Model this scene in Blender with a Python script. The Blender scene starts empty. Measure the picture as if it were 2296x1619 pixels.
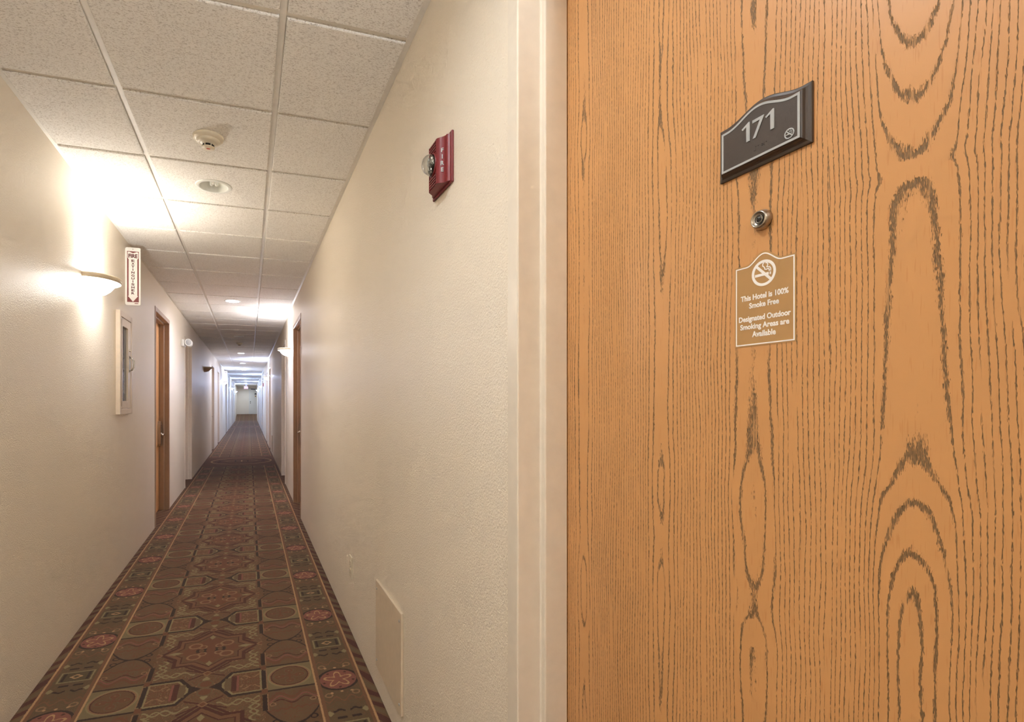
import bpy, bmesh, math, random
from mathutils import Matrix, Vector

random.seed(7)
scene = bpy.context.scene
COL = scene.collection

# ------------------------------------------------------------------ camera, world, exposure
W, H = 2296.0, 1619.0
FPX, CXP, CYP, YAW = 1181.16, 925.66, 902.15, 0.301247
EYE = 1.29
cam = bpy.data.cameras.new('camera'); cam_o = bpy.data.objects.new('camera', cam); COL.objects.link(cam_o)
cam.sensor_fit = 'HORIZONTAL'; cam.sensor_width = 36.0; cam.lens = FPX * 36.0 / W
cam.shift_x = (W / 2 - CXP) / W; cam.shift_y = (CYP - H / 2) / W
cam.clip_start = 0.02; cam.clip_end = 200
cam_o.location = (0, 0, EYE); cam_o.rotation_euler = (math.pi / 2, 0, -YAW)
scene.camera = cam_o

world = bpy.data.worlds.new('world'); scene.world = world; world.use_nodes = True
world.node_tree.nodes['Background'].inputs[0].default_value = (0.9, 0.85, 0.78, 1)
world.node_tree.nodes['Background'].inputs[1].default_value = 0.02
vs = scene.view_settings
vs.view_transform = 'Standard'; vs.look = 'None'; vs.gamma = 1.0; vs.use_curve_mapping = False
vs.exposure = 1.25
scene.cycles.use_denoising = True
scene.cycles.max_bounces = 7; scene.cycles.diffuse_bounces = 6; scene.cycles.glossy_bounces = 3; scene.cycles.transmission_bounces = 5
scene.cycles.sample_clamp_indirect = 6.0; scene.cycles.adaptive_threshold = 0.08; scene.cycles.adaptive_min_samples = 28
scene.cycles.caustics_reflective = False; scene.cycles.caustics_refractive = False

# ------------------------------------------------------------------ dimensions of the place
XL, XR = -0.925, 0.549            # corridor walls
ZC = EYE + 1.274                  # ceiling
Y0, Y1 = -3.1, 43.5               # rear wall, end wall
TILE, TX0, TY0 = 0.6096, -0.5025, 1.769   # ceiling grid: first main tee x, a cross tee y
XM = TX0 + TILE / 2               # centre line of the ceiling
RAMP0, RAMPZ = 39.1, 0.37
XALC = 1.75                       # side of the crossing at the far end
YALC = 41.2

# lamp brightness (one table, radiance of glass / watts of bulb)
NEUT = (0.91, 0.96, 1.0); COOL = (0.36, 0.53, 1.0); WHITE = (0.80, 0.82, 1.0); MID = (0.54, 0.66, 1.0)

# ------------------------------------------------------------------ helpers
def lin(c):
    f = lambda v: v / 12.92 if v <= 0.04045 else ((v + 0.055) / 1.055) ** 2.4
    return tuple(f(x / 255.0) for x in c) + (1.0,)

def tag(o, label=None, cat=None, group=None, kind=None):
    if label: o['label'] = label
    if cat: o['category'] = cat
    if group: o['group'] = group
    if kind: o['kind'] = kind
    return o

def empty(name, loc=(0, 0, 0), rot=None):
    o = bpy.data.objects.new(name, None); o.empty_display_size = 0.05
    M = Matrix.Translation(loc)
    if rot is not None: M = M @ rot.to_4x4()
    o.matrix_world = M
    COL.objects.link(o); return o

def obj(name, mesh, mat, parent=None, smooth=False):
    if isinstance(mesh, bmesh.types.BMesh):
        me = bpy.data.meshes.new(name); mesh.to_mesh(me); mesh.free()
    else: me = mesh
    if mat is not None and len(me.materials) == 0: me.materials.append(mat)
    if smooth:
        for p in me.polygons: p.use_smooth = True
    o = bpy.data.objects.new(name, me); COL.objects.link(o)
    if parent is not None: o.parent = parent
    return o

def dup(root, M=None, parent=None):
    r = root.copy(); COL.objects.link(r); r.parent = parent
    if M is not None: r.matrix_world = M
    for ch in list(root.children): dup(ch, None, r)
    return r

def box(bm, x0, x1, y0, y1, z0, z1, bev=0.0, seg=1):
    g = bmesh.ops.create_cube(bm, size=1.0)
    for v in g['verts']:
        v.co = Vector((x0 + (v.co.x + .5) * (x1 - x0), y0 + (v.co.y + .5) * (y1 - y0), z0 + (v.co.z + .5) * (z1 - z0)))
    if bev > 0:
        es = list({e for v in g['verts'] for e in v.link_edges})
        bmesh.ops.bevel(bm, geom=es, offset=bev, segments=seg, affect='EDGES', profile=0.5)
    return bm

def B(*a, **k): return box(bmesh.new(), *a, **k)

def prism(bm, pts, z0, z1):
    """polygon (x,y) extruded from z0 to z1 along local z"""
    a = sum(pts[i][0] * pts[(i + 1) % len(pts)][1] - pts[(i + 1) % len(pts)][0] * pts[i][1] for i in range(len(pts)))
    if a < 0: pts = pts[::-1]
    lo = [bm.verts.new((p[0], p[1], z0)) for p in pts]; hi = [bm.verts.new((p[0], p[1], z1)) for p in pts]
    n = len(pts)
    f1 = bm.faces.new(hi); f2 = bm.faces.new(lo[::-1]); f1.normal_update(); f2.normal_update()
    for i in range(n): bm.faces.new((lo[i], lo[(i + 1) % n], hi[(i + 1) % n], hi[i]))
    bmesh.ops.triangulate(bm, faces=[f1, f2])
    return bm

def lathe(bm, prof, n=32, a0=0.0, a1=2 * math.pi, sx=1.0, sy=1.0, ox=0, oy=0):
    """profile [(r,z)] turned about local z"""
    full = abs(a1 - a0 - 2 * math.pi) < 1e-6
    m = n if full else n + 1
    rings = []
    for r, z in prof:
        if r < 1e-6: rings.append([bm.verts.new((ox, oy, z))] * m); continue
        rings.append([bm.verts.new((ox + r * sx * math.cos(a0 + (a1 - a0) * i / n), oy + r * sy * math.sin(a0 + (a1 - a0) * i / n), z)) for i in range(m)])
    for k in range(len(prof) - 1):
        A, C = rings[k], rings[k + 1]
        for i in range(n):
            j = (i + 1) % m
            vs_ = []
            for v in (A[i], A[j], C[j], C[i]):
                if v not in vs_: vs_.append(v)
            if len(vs_) >= 3:
                try: bm.faces.new(vs_)
                except ValueError: pass
    return bm

def tube(bm, pts, r, n=8, closed=False):
    pts = [Vector(p) for p in pts]; rings = []
    for i, p in enumerate(pts):
        a = pts[i - 1] if (i > 0 or closed) else p
        b = pts[(i + 1) % len(pts)] if (i < len(pts) - 1 or closed) else p
        t = (b - a).normalized()
        u = t.cross(Vector((0, 0, 1)))
        if u.length < 1e-3: u = t.cross(Vector((0, 1, 0)))
        u.normalize(); w = t.cross(u)
        rings.append([bm.verts.new(p + r * (math.cos(2 * math.pi * k / n) * u + math.sin(2 * math.pi * k / n) * w)) for k in range(n)])
    m = len(pts)
    for i in range(m if closed else m - 1):
        A, C = rings[i], rings[(i + 1) % m]
        for k in range(n): bm.faces.new((A[k], A[(k + 1) % n], C[(k + 1) % n], C[k]))
    if not closed:
        bm.faces.new(rings[0][::-1]); bm.faces.new(rings[-1])
    return bm

def stroke(bm, pts, w, z0, z1, closed=False):
    """flat ribbon following 2D points"""
    P = [Vector(p) for p in pts]; n = len(P); L, R = [], []
    for i in range(n):
        a = P[i - 1] if (i > 0 or closed) else P[i]
        b = P[(i + 1) % n] if (i < n - 1 or closed) else P[i]
        d1 = (P[i] - a).normalized() if (P[i] - a).length > 1e-9 else (b - P[i]).normalized()
        d2 = (b - P[i]).normalized() if (b - P[i]).length > 1e-9 else d1
        n1 = Vector((-d1.y, d1.x)); n2 = Vector((-d2.y, d2.x)); m = (n1 + n2)
        m = m / max(0.35, m.length_squared) * 2.0 if m.length > 1e-6 else n1
        L.append(P[i] + m * w / 2); R.append(P[i] - m * w / 2)
    def V(p, z): return bm.verts.new((p.x, p.y, z))
    lt = [V(p, z1) for p in L]; rt = [V(p, z1) for p in R]; lb = [V(p, z0) for p in L]; rb = [V(p, z0) for p in R]
    for i in range(n if closed else n - 1):
        j = (i + 1) % n
        bm.faces.new((rt[i], rt[j], lt[j], lt[i])); bm.faces.new((lt[i], lt[j], lb[j], lb[i])); bm.faces.new((rt[j], rt[i], rb[i], rb[j]))
    return bm

def circ(cx, cy, r, n=36, a0=0, a1=2 * math.pi):
    full = abs(a1 - a0 - 2 * math.pi) < 1e-6
    return [(cx + r * math.cos(a0 + (a1 - a0) * i / (n if full else n - 1)), cy + r * math.sin(a0 + (a1 - a0) * i / (n if full else n - 1))) for i in range(n)]

def text_mesh(s, size_h, bold=0.0, width=None, thick=0.0003, align='CENTER'):
    """letters in local XY, capital height size_h, base at y=0, centred or left"""
    def raw(t):
        cu = bpy.data.curves.new('txt', 'FONT'); cu.body = t; cu.size = 1.0; cu.offset = bold; cu.extrude = 0.5; cu.resolution_u = 4
        o = bpy.data.objects.new('txt', cu); COL.objects.link(o)
        dg = bpy.context.evaluated_depsgraph_get(); dg.update()
        me = bpy.data.meshes.new_from_object(o.evaluated_get(dg))
        bpy.data.objects.remove(o); bpy.data.curves.remove(cu); return me
    h = raw('H'); cap = max(v.co.y for v in h.vertices); bpy.data.meshes.remove(h)
    me = raw(s)
    x0 = min(v.co.x for v in me.vertices); x1 = max(v.co.x for v in me.vertices)
    sy = size_h / cap; sx = sy if width is None else width / (x1 - x0)
    for v in me.vertices:
        v.co.x = (v.co.x - (x0 + x1) / 2 if align == 'CENTER' else v.co.x - x0) * sx
        v.co.y *= sy; v.co.z = (v.co.z + .5) * thick
    me.materials.clear()
    return me

# rotations: local x = viewer's right, y = up, z = out of the surface
ROT_R = Matrix(((0, 0, -1), (-1, 0, 0), (0, 1, 0)))      # on the right wall, facing -x
ROT_L = Matrix(((0, 0, 1), (1, 0, 0), (0, 1, 0)))        # on the left wall, facing +x
ROT_F = Matrix(((1, 0, 0), (0, 0, -1), (0, 1, 0)))       # facing the near end, -y

# ------------------------------------------------------------------ node maths
class X:
    """a float socket with operators"""
    nt = None
    def __init__(s, v): s.v = v
    @staticmethod
    def m(op, *a):
        n = X.nt.nodes.new('ShaderNodeMath'); n.operation = op
        for i, q in enumerate(a):
            q = q.v if isinstance(q, X) else q
            if isinstance(q, (int, float)): n.inputs[i].default_value = q
            else: X.nt.links.new(q, n.inputs[i])
        return X(n.outputs[0])
    def __add__(s, o): return X.m('ADD', s, o)
    __radd__ = __add__
    def __sub__(s, o): return X.m('SUBTRACT', s, o)
    def __rsub__(s, o): return X.m('SUBTRACT', o, s)
    def __mul__(s, o): return X.m('MULTIPLY', s, o)
    __rmul__ = __mul__
    def __truediv__(s, o): return X.m('DIVIDE', s, o)
    def __neg__(s): return X.m('MULTIPLY', s, -1.0)
    def abs(s): return X.m('ABSOLUTE', s)
    def sin(s): return X.m('SINE', s)
    def cos(s): return X.m('COSINE', s)
    def sqrt(s): return X.m('SQRT', s)
    def frac(s): return X.m('FRACT', s)
    def __lt__(s, o): return X.m('LESS_THAN', s, o)
    def __gt__(s, o): return X.m('GREATER_THAN', s, o)
    def __and__(s, o): return X.m('MULTIPLY', s, o)
    def __or__(s, o): return X.m('MAXIMUM', s, o)
    def sstep(s, a, b):
        n = X.nt.nodes.new('ShaderNodeMapRange'); n.interpolation_type = 'SMOOTHSTEP'
        X.nt.links.new(s.v, n.inputs[0]); n.inputs[1].default_value = a; n.inputs[2].default_value = b
        return X(n.outputs[0])
def xmin(*a):
    r = a[0]
    for q in a[1:]: r = X.m('MINIMUM', r, q)
    return r
def xmax(*a):
    r = a[0]
    for q in a[1:]: r = X.m('MAXIMUM', r, q)
    return r
def length(a, b): return (a * a + b * b).sqrt()
def near(e, c, w): return X.m('COMPARE', e, c, w)
def wrap(e, p): return ((e / p + 0.5).frac() - 0.5) * p

class Mat:
    def __init__(s, name):
        s.m = bpy.data.materials.new(name); s.m.use_nodes = True
        s.nt = s.m.node_tree; X.nt = s.nt
        s.b = s.nt.nodes['Principled BSDF']
    def set(s, key, val):
        i = s.b.inputs[key]
        if isinstance(val, X): val = val.v
        if isinstance(val, bpy.types.NodeSocket): s.nt.links.new(val, i)
        else: i.default_value = val
        return s
    def coords(s, kind='Object', scale=(1, 1, 1)):
        tc = s.nt.nodes.new('ShaderNodeTexCoord'); mp = s.nt.nodes.new('ShaderNodeMapping')
        mp.inputs['Scale'].default_value = scale
        s.nt.links.new(tc.outputs[kind], mp.inputs[0]); return mp.outputs[0]
    def world_pos(s, scale=(1, 1, 1)):
        g = s.nt.nodes.new('ShaderNodeNewGeometry'); mp = s.nt.nodes.new('ShaderNodeMapping')
        mp.inputs['Scale'].default_value = scale
        s.nt.links.new(g.outputs['Position'], mp.inputs[0]); return mp.outputs[0]
    def sep(s, vec):
        n = s.nt.nodes.new('ShaderNodeSeparateXYZ'); s.nt.links.new(vec, n.inputs[0]); return [X(o) for o in n.outputs]
    def comb(s, a, b, c):
        n = s.nt.nodes.new('ShaderNodeCombineXYZ')
        for i, q in enumerate((a, b, c)):
            if isinstance(q, X): s.nt.links.new(q.v, n.inputs[i])
            else: n.inputs[i].default_value = q
        return n.outputs[0]
    def noise(s, vec, scale=5.0, detail=2.0, rough=0.5, dist=0.0):
        n = s.nt.nodes.new('ShaderNodeTexNoise'); s.nt.links.new(vec, n.inputs['Vector'])
        n.inputs['Scale'].default_value = scale; n.inputs['Detail'].default_value = detail
        n.inputs['Roughness'].default_value = rough; n.inputs['Distortion'].default_value = dist
        return X(n.outputs[0])
    def mix(s, f, a, b):
        n = s.nt.nodes.new('ShaderNodeMix'); n.data_type = 'RGBA'
        for sk, q in ((n.inputs[0], f), (n.inputs[6], a), (n.inputs[7], b)):
            if isinstance(q, X): s.nt.links.new(q.v, sk)
            elif isinstance(q, bpy.types.NodeSocket): s.nt.links.new(q, sk)
            else: sk.default_value = q
        return n.outputs[2]
    def bump(s, h, strength, dist=0.001):
        n = s.nt.nodes.new('ShaderNodeBump'); s.nt.links.new(h.v, n.inputs['Height'])
        n.inputs['Strength'].default_value = strength; n.inputs['Distance'].default_value = dist
        s.nt.links.new(n.outputs[0], s.b.inputs['Normal']); return s

def plain(name, rgb, rough=0.5, metal=0.0, vary=0.04, scale=40, bump=0.0, spec=None):
    M = Mat(name); c = lin(rgb)
    nz = M.noise(M.coords(), scale, 3)
    d = tuple(x * (1 - 2 * vary) for x in c[:3]) + (1,); l = tuple(min(1, x * (1 + 2 * vary)) for x in c[:3]) + (1,)
    M.set('Base Color', M.mix(nz, d, l)); M.set('Roughness', rough); M.set('Metallic', metal)
    if spec is not None: M.set('Specular IOR Level', spec)
    if bump: M.bump(M.noise(M.coords(), scale * 8, 2), bump, 0.0006)
    return M.m

def glow(name, rgb, strength):
    M = Mat(name); M.set('Base Color', (0.9, 0.9, 0.88, 1)); M.set('Emission Color', tuple(rgb) + (1,)); M.set('Emission Strength', strength)
    return M.m

# ------------------------------------------------------------------ materials
def wall_material():
    M = Mat('wall_paint'); p = M.world_pos()
    big = M.noise(p, 1.3, 2)
    M.set('Base Color', M.mix(big, lin((231, 220, 202)), lin((236, 226, 209))))
    M.set('Roughness', 0.42)
    peel = M.noise(p, 190, 2.5, 0.55, 0.4)
    M.bump(peel, 0.8, 0.003)
    return M.m

def tile_material():
    M = Mat('mineral_ceiling_tile'); p = M.world_pos((1.0, 1.9, 1.0))
    n = M.noise(p, 140, 2.5, 0.6, 0.6); pits = n.sstep(0.50, 0.66)
    M.set('Base Color', M.mix(pits * 0.85, lin((242, 240, 235)), lin((194, 187, 178))))
    M.set('Roughness', 0.9); M.bump(1.0 - pits, 0.5, 0.002)
    return M.m

def carpet_material():
    M = Mat('patterned_carpet'); pos = M.world_pos()
    fz = M.noise(pos, 170, 2)
    x, y, z = M.sep(pos)
    x = x + (fz - 0.5) * 0.010; yj = y + (M.noise(pos, 140, 2) - 0.5) * 0.010
    P = 0.772
    u = (x + 0.19).abs()
    v = wrap(yj - 2.55, P); a = v.abs(); c = P / 2 - a
    bv = wrap(yj - 2.45, P); b = bv.abs()
    OL = lin((120, 97, 66)); BR = lin((120, 86, 56)); RU = lin((126, 78, 52)); DK = lin((54, 34, 24)); DR = lin((88, 42, 30))
    BE = lin((206, 160, 112)); LO = lin((158, 142, 98)); RED = lin((150, 90, 74)); GN = lin((96, 80, 52)); TN = lin((160, 122, 84)); RO = lin((134, 92, 62))
    col = M.mix(M.noise(pos, 22, 2), OL, BR)
    def put(mask, colour):
        nonlocal col
        col = M.mix(mask, col, colour)
    fold = M.comb(u, a, 0.3); fold2 = M.comb(u, b, 4.1)
    sw = M.noise(fold, 24, 1.5, 0.5, 0.6); sw2 = M.noise(fold2, 30, 1.5, 0.5, 0.6)
    put(near((sw * 7.0).frac(), 0.5, 0.11), RU); put(near((sw * 7.0 + 0.28).frac(), 0.5, 0.05), TN)
    # --- centre strip: scrolls
    put((near(a - 0.155 - 0.016 * (u * 75.0).sin(), 0, 0.006)) & near(u, 0.145, 0.09), LO)
    put((near(a - 0.160 + 0.018 * (u * 75.0 + 0.6).sin(), 0, 0.005)) & near(u, 0.175, 0.06), LO)
    put((near(u - 0.208 - 0.016 * (a * 80.0).sin(), 0, 0.006)) & near(a, 0.245, 0.075), LO)
    put((near(u - 0.212 + 0.018 * (a * 80.0 + 0.5).sin(), 0, 0.005)) & near(a, 0.235, 0.055), LO)
    # lattice of dark red lines between star and panels
    put(near((u + c * 1.0 - 0.262) * 0.7, 0, 0.006) & (u < 0.2), DR)
    put(near(u * 0.55 - (a - 0.135), 0, 0.006) & (u < 0.10), DR)
    put(near(u * 0.55 + (a - 0.135), 0, 0.006) & (u < 0.08), DR)
    # eight pointed star
    star = xmin(xmax(u - 0.165, c - 0.150), (u + c - 0.235) * 0.707)
    put(star < 0.0, BR); put(star < -0.012, RO)
    put(near(star, -0.002, 0.0085), DR)
    inner = xmin(xmax(u - 0.135, c - 0.115), (u + c - 0.185) * 0.707)
    put(inner < 0.0, BR); put(near(inner, 0, 0.0035), DR); put(inner < -0.02, RU)
    pt = length(u - 0.078, (c - 0.062) * 1.1); put(near(pt, 0.030, 0.0055), TN)
    pt2 = length(u - 0.040, c - 0.040); put(near(pt2, 0.018, 0.004), TN)
    put(xmax(u - 0.075, c - 0.010) < 0.0, BR); put(near(length(u - 0.045, c * 0.7), 0.02, 0.007) & (c < 0.02), DK)
    put((length(u * 1.0, c * 1.4)) < 0.024, RU)
    put(((u - 0.170).abs() * 0.45 + c) < 0.017, LO); put(((c - 0.150).abs() * 0.6 + u) < 0.016, LO)
    # small lozenges on the lattice
    lz = u + (a - 0.135).abs(); put(lz < 0.022, RU); put(near(lz, 0.020, 0.004), TN)
    lz2 = (u - 0.250).abs() + c; put(lz2 < 0.022, RU); put(near(lz2, 0.020, 0.004), TN)
    # centre knot
    put(((a - 0.078).abs() * 0.7 + u) < 0.018, LO); put((length(u, a - 0.035)) < 0.026, RU); put(near(length(u, a - 0.035), 0.030, 0.004), OL)
    # long panels with a tip towards the middle
    hx = xmax(a - 0.104, (0.112 - u) * 0.863 + (a - 0.104) * 0.504, 0.062 - u, u - 0.256)
    put(hx < 0.0, BR); put((hx < -0.020) & near((sw * 8.0).frac(), 0.5, 0.12), RU); put((hx < -0.020) & near((sw * 8.0 + 0.3).frac(), 0.5, 0.05), TN)
    put(near(hx, 0.0, 0.0085), DK); put(near(hx, -0.014, 0.005), LO)
    put(near(u, 0.098, 0.014) & (a < 0.055), OL); put(near(u, 0.124, 0.012) & (a < 0.068), DR); put(near(u, 0.140, 0.005) & (a < 0.068), RED)
    put(near(a - 0.045 - 0.014 * (u * 85.0).sin(), 0, 0.005) & near(u, 0.20, 0.04), TN)
    put(near(a - 0.020 + 0.010 * (u * 85.0).sin(), 0, 0.004) & near(u, 0.20, 0.04), RU)
    put((a < (u - 0.016) * 0.75) & near(u, 0.040, 0.024), DK)
    # side strip: panels with a disc, shields with waves
    side = near(u, 0.369, 0.113)
    put(side & (a > 0.105), M.mix(M.noise(pos, 14, 1), BR, OL))
    put(side & near((sw * 9.0).frac(), 0.5, 0.10) & (a > 0.13), RU)
    ab = 0.388 - (u - 0.372) * (u - 0.372) * 9.4
    put(side & near(a - 0.165 - 0.022 * ((u - 0.372) * 58.0).cos(), 0, 0.010) , RU)
    put(side & near(a - 0.190 - 0.022 * ((u - 0.372) * 58.0).cos(), 0, 0.006) , RED)
    put(side & near(a - 0.213 - 0.018 * ((u - 0.372) * 58.0).cos(), 0, 0.005) , DR)
    put(side & near(a - 0.272 - 0.006 * ((u - 0.372) * 190.0).cos(), 0, 0.006), RU)
    put(side & near(length((u - 0.372).abs() - 0.085, a - 0.225), 0.012, 0.003), TN)
    put(side & (a > ab), BR)
    put(side & (a > ab) & near(length((u - 0.372).abs() - 0.075, c - 0.03), 0.014, 0.0035), DK)
    put(side & near(a - ab, 0, 0.0075), DK)
    sq = side & (a < 0.105); put(sq, M.mix(0.45, OL, LO))
    dr = length(u - 0.372, v); du = (u - 0.372).abs()
    put(dr < 0.100, LO); put(near(dr, 0.090, 0.004), TN); put(dr < 0.086, BR); put(near(dr, 0.084, 0.003), DR)
    fl = xmin(length((du - 0.045) * 0.8, v), length(du, a - 0.045)); put((dr < 0.075) & near(fl, 0.021, 0.003), OL); put(near(fl, 0.015, 0.004), RU); put(fl < 0.005, TN)
    put((xmin(du, a) < 0.005) & (xmax(du, a) < 0.045), RU)
    put(side & near(a, 0.112, 0.006), DK)
    # dark dashes
    put(near(u, 0.256, 0.0105) & ((a < 0.082) | near(a, 0.200, 0.063)), DK)
    put(near(u, 0.268, 0.0025) & ((a < 0.090) | near(a, 0.200, 0.066)), TN)
    put(near(u, 0.256, 0.013) & near(a, 0.108, 0.018), RU)
    # border band
    bz = near(u, 0.586, 0.102)
    bx = (u - 0.586).abs(); e = P / 2 - b
    put(bz, M.mix(M.noise(pos, 30, 2), GN, OL))
    put(bz & near((sw2 * 8.0).frac(), 0.5, 0.10), BR); put(bz & near((sw2 * 8.0 + 0.3).frac(), 0.5, 0.045), RO)
    put(bz & near(b - 0.165 - 0.018 * ((u - 0.586) * 95.0).cos(), 0, 0.007), RO)
    put(bz & near(b - 0.190 - 0.016 * ((u - 0.586) * 95.0).cos(), 0, 0.005), BR)
    put(bz & near(b - 0.252 - 0.006 * (bx * 150.0).sin(), 0, 0.007) & near(bx, 0.035, 0.025), DK)
    put(bz & near(b - 0.305, 0, 0.008) & near(bx, 0.03, 0.02), DK)
    put(bz & (((bx - 0.075).abs() + (b - 0.268).abs() * 0.8) < 0.017), LO)
    put(bz & near(length(bx - 0.060, b - 0.128), 0.015, 0.004), TN)
    put(bz & (length(bx - 0.045, b - 0.112) < 0.007), BE); put(bz & (length(bx, b - 0.108) < 0.007), BE)
    bxr = xmax(bx - 0.070, e - 0.048)
    put(bz & (bxr < 0.0), GN); put(bz & near(bxr, -0.002, 0.004), LO); put(bz & near(bx, 0.052, 0.006) & (e < 0.036), DK)
    dm = bx * 0.85 + e * 1.1; put(bz & near(dm, 0.020, 0.0055), BE)
    br = length(u - 0.586, bv)
    th = X.m('ARCTAN2', u - 0.586, bv)
    put(br < 0.097, DK); put(br < 0.084, RED)
    put(near(br, 0.045 + 0.019 * (th * 5.0).cos(), 0.0058) , BE)
    put(near(br, 0.070, 0.006) & ((th * 5.0 + 3.14).cos() > 0.9), DR)
    # stripes
    put(near(u, 0.482, 0.0045), BE); put(near(u, 0.4955, 0.0075), RO)
    put(near(u, 0.690, 0.0048), BE); put(near(u, 0.678, 0.0070), RO)
    # outer edge, feathered waves
    ez = u > 0.6955
    wv = (yj * 52.0 + (u - 0.7) * 70.0 + 1.4 * (yj * 17.0).sin()).sin()
    put(ez, BR); put(ez & (wv > 0.25), DR); put(ez & (wv < -0.55), OL)
    # medallions that interrupt the pattern
    my = wrap(yj - 12.2 , 17.1); ma = my.abs()
    put(ma < 0.95, M.mix(M.noise(pos, 25, 2), BR, RU))
    r1 = length(u + 0.0, my); ux = x + 0.157
    r1 = length(ux, my)
    put(near(r1, 0.622, 0.019), BE)
    r2 = length(ux * 0.62, my * 1.6); put(near(r2, 0.20, 0.016), TN)
    put((ma < 0.14) & near(ux.abs(), 0.13, 0.012), DK); put((ma < 0.16) & (ux.abs() < 0.014), BE)
    put((ma < 0.95) & near(my.abs(), 0.14, 0.008) & (ux.abs() < 0.13), DK)
    put((r1 < 0.6) & near(r1 + 0.04 * (X.m('ARCTAN2', ux, my) * 8.0).cos(), 0.47, 0.018), DR)
    # pile
    fine = M.noise(pos, 900, 2)
    M.set('Base Color', M.mix(fine * 0.45 + 0.15, col, lin((40, 26, 18))))
    M.set('Roughness', 0.96); M.set('Specular IOR Level', 0.1)
    M.set('Sheen Weight', 0.12)
    M.bump(fine, 0.5, 0.003)
    return M.m

def oak_material():
    M = Mat('oak_veneer'); o = M.coords('Object'); h, zz, n_ = M.sep(o)
    nA = M.noise(M.coords('Object', (1, 0.12, 1)), 38, 2)
    nB = M.noise(M.coords('Object', (1, 0.30, 1)), 9, 2)
    nC = M.noise(M.coords('Object', (1, 0.22, 1)), 110, 2)
    hw = h + (nB - 0.5) * 0.020 + (nA - 0.5) * 0.006
    def ring_depth(pts, zlo=0.0, zhi=2.3, top=10.0):
        n = M.nt.nodes.new('ShaderNodeFloatCurve'); cv = n.mapping.curves[0]
        pts = sorted(pts); xs = [((zv - zlo) / (zhi - zlo), d / top) for zv, d in pts]
        cv.points[0].location = (0, xs[0][1]); cv.points[1].location = (1, xs[-1][1])
        for q in xs: cv.points.new(*q)
        n.mapping.update()
        M.nt.links.new(((zz - zlo) / (zhi - zlo)).v, n.inputs[1])
        return X(n.outputs[0]) * top
    def column(h0, pts, s1=95.0, s2=95.0):
        s = (hw - h0).abs()
        t = s * s1 + xmax(s - 0.03, 0.0) * s2
        d = ring_depth(pts)
        return (t * t + d * d).sqrt()
    main = column(0.165, [(0.05, 4), (0.35, 2.4), (0.6, 0.4), (0.80, 2.2), (0.93, 0.45), (1.015, 0.30), (1.060, 0.55), (1.093, 1.0), (1.134, 2.0), (1.185, 3.0), (1.236, 4.0),
                          (1.33, 4.35), (1.42, 4.6), (1.505, 4.85), (1.519, 5.02), (1.531, 5.32), (1.544, 5.02), (1.560, 4.80), (1.606, 4.0), (1.663, 3.0), (1.72, 2.0), (1.80, 1.1), (1.95, 2.6), (2.25, 4)])
    c2 = column(-0.016, [(0.05, 2), (0.5, 0.6), (0.80, 1.0), (0.95, 0.55), (0.985, 1.05), (1.02, 1.6), (1.055, 1.3), (1.10, 1.0), (1.16, 0.62), (1.19, 0.98), (1.23, 1.45), (1.42, 1.7), (1.60, 1.5), (1.75, 0.9), (1.84, 0.5), (2.0, 1.4), (2.25, 0.7)], 75, 95)
    c3 = column(-0.185, [(0.05, 1), (0.6, 1.4), (0.85, 0.9), (0.98, 0.5), (1.05, 1.2), (1.10, 1.0), (1.15, 0.7), (1.21, 1.05), (1.32, 1.4), (1.48, 1.1), (1.60, 0.6), (1.70, 0.5), (1.78, 1.05), (1.95, 0.8), (2.25, 1.3)], 100, 60)
    c4 = column(-0.398, [(0.05, 1), (0.6, 0.6), (0.80, 1.2), (0.90, 0.3), (0.98, 1.05), (1.03, 1.5), (1.3, 1.3), (1.6, 1.1), (1.78, 0.95), (1.83, 0.5), (1.88, 0.95), (2.25, 1.2)], 95, 60)
    F = xmin(main, c2 + 0.5, c3, c4) + (nA - 0.5) * 0.22 + (nC - 0.5) * 0.34
    f = ((F + 0.5).frac() - 0.5).abs()
    pore = M.noise(M.coords('Object', (1, 0.11, 1)), 1500, 1.5)
    pore2 = M.noise(M.coords('Object', (1, 0.30, 1)), 420, 2)
    wid = 0.074 + (nB - 0.5) * 0.10
    k = wid - f + (pore - 0.5) * 0.42 + (pore2 - 0.5) * 0.22
    line = k.sstep(-0.015, 0.035)
    brk = M.noise(M.coords('Object', (1, 0.05, 1)), 150, 1)
    line = line * brk.sstep(0.28, 0.42)
    dens = (pore.sstep(0.30, 0.62)) * 0.35 + 0.65
    ticks = M.noise(M.coords('Object', (1, 0.06, 1)), 520, 1).sstep(0.62, 0.72)
    tone = M.noise(M.coords('Object', (1, 0.1, 1)), 6, 2)
    base = M.mix(tone, lin((198, 144, 90)), lin((210, 157, 102)))
    base = M.mix(ticks * 0.35, base, lin((182, 118, 62)))
    col = M.mix(line * dens, base, lin((116, 90, 58)))
    M.set('Base Color', col)
    M.set('Roughness', 0.38 + line * 0.2)
    M.bump(1.0 - line * (0.5 + 0.5 * pore), 0.7, 0.0018)
    return M.m

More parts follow.
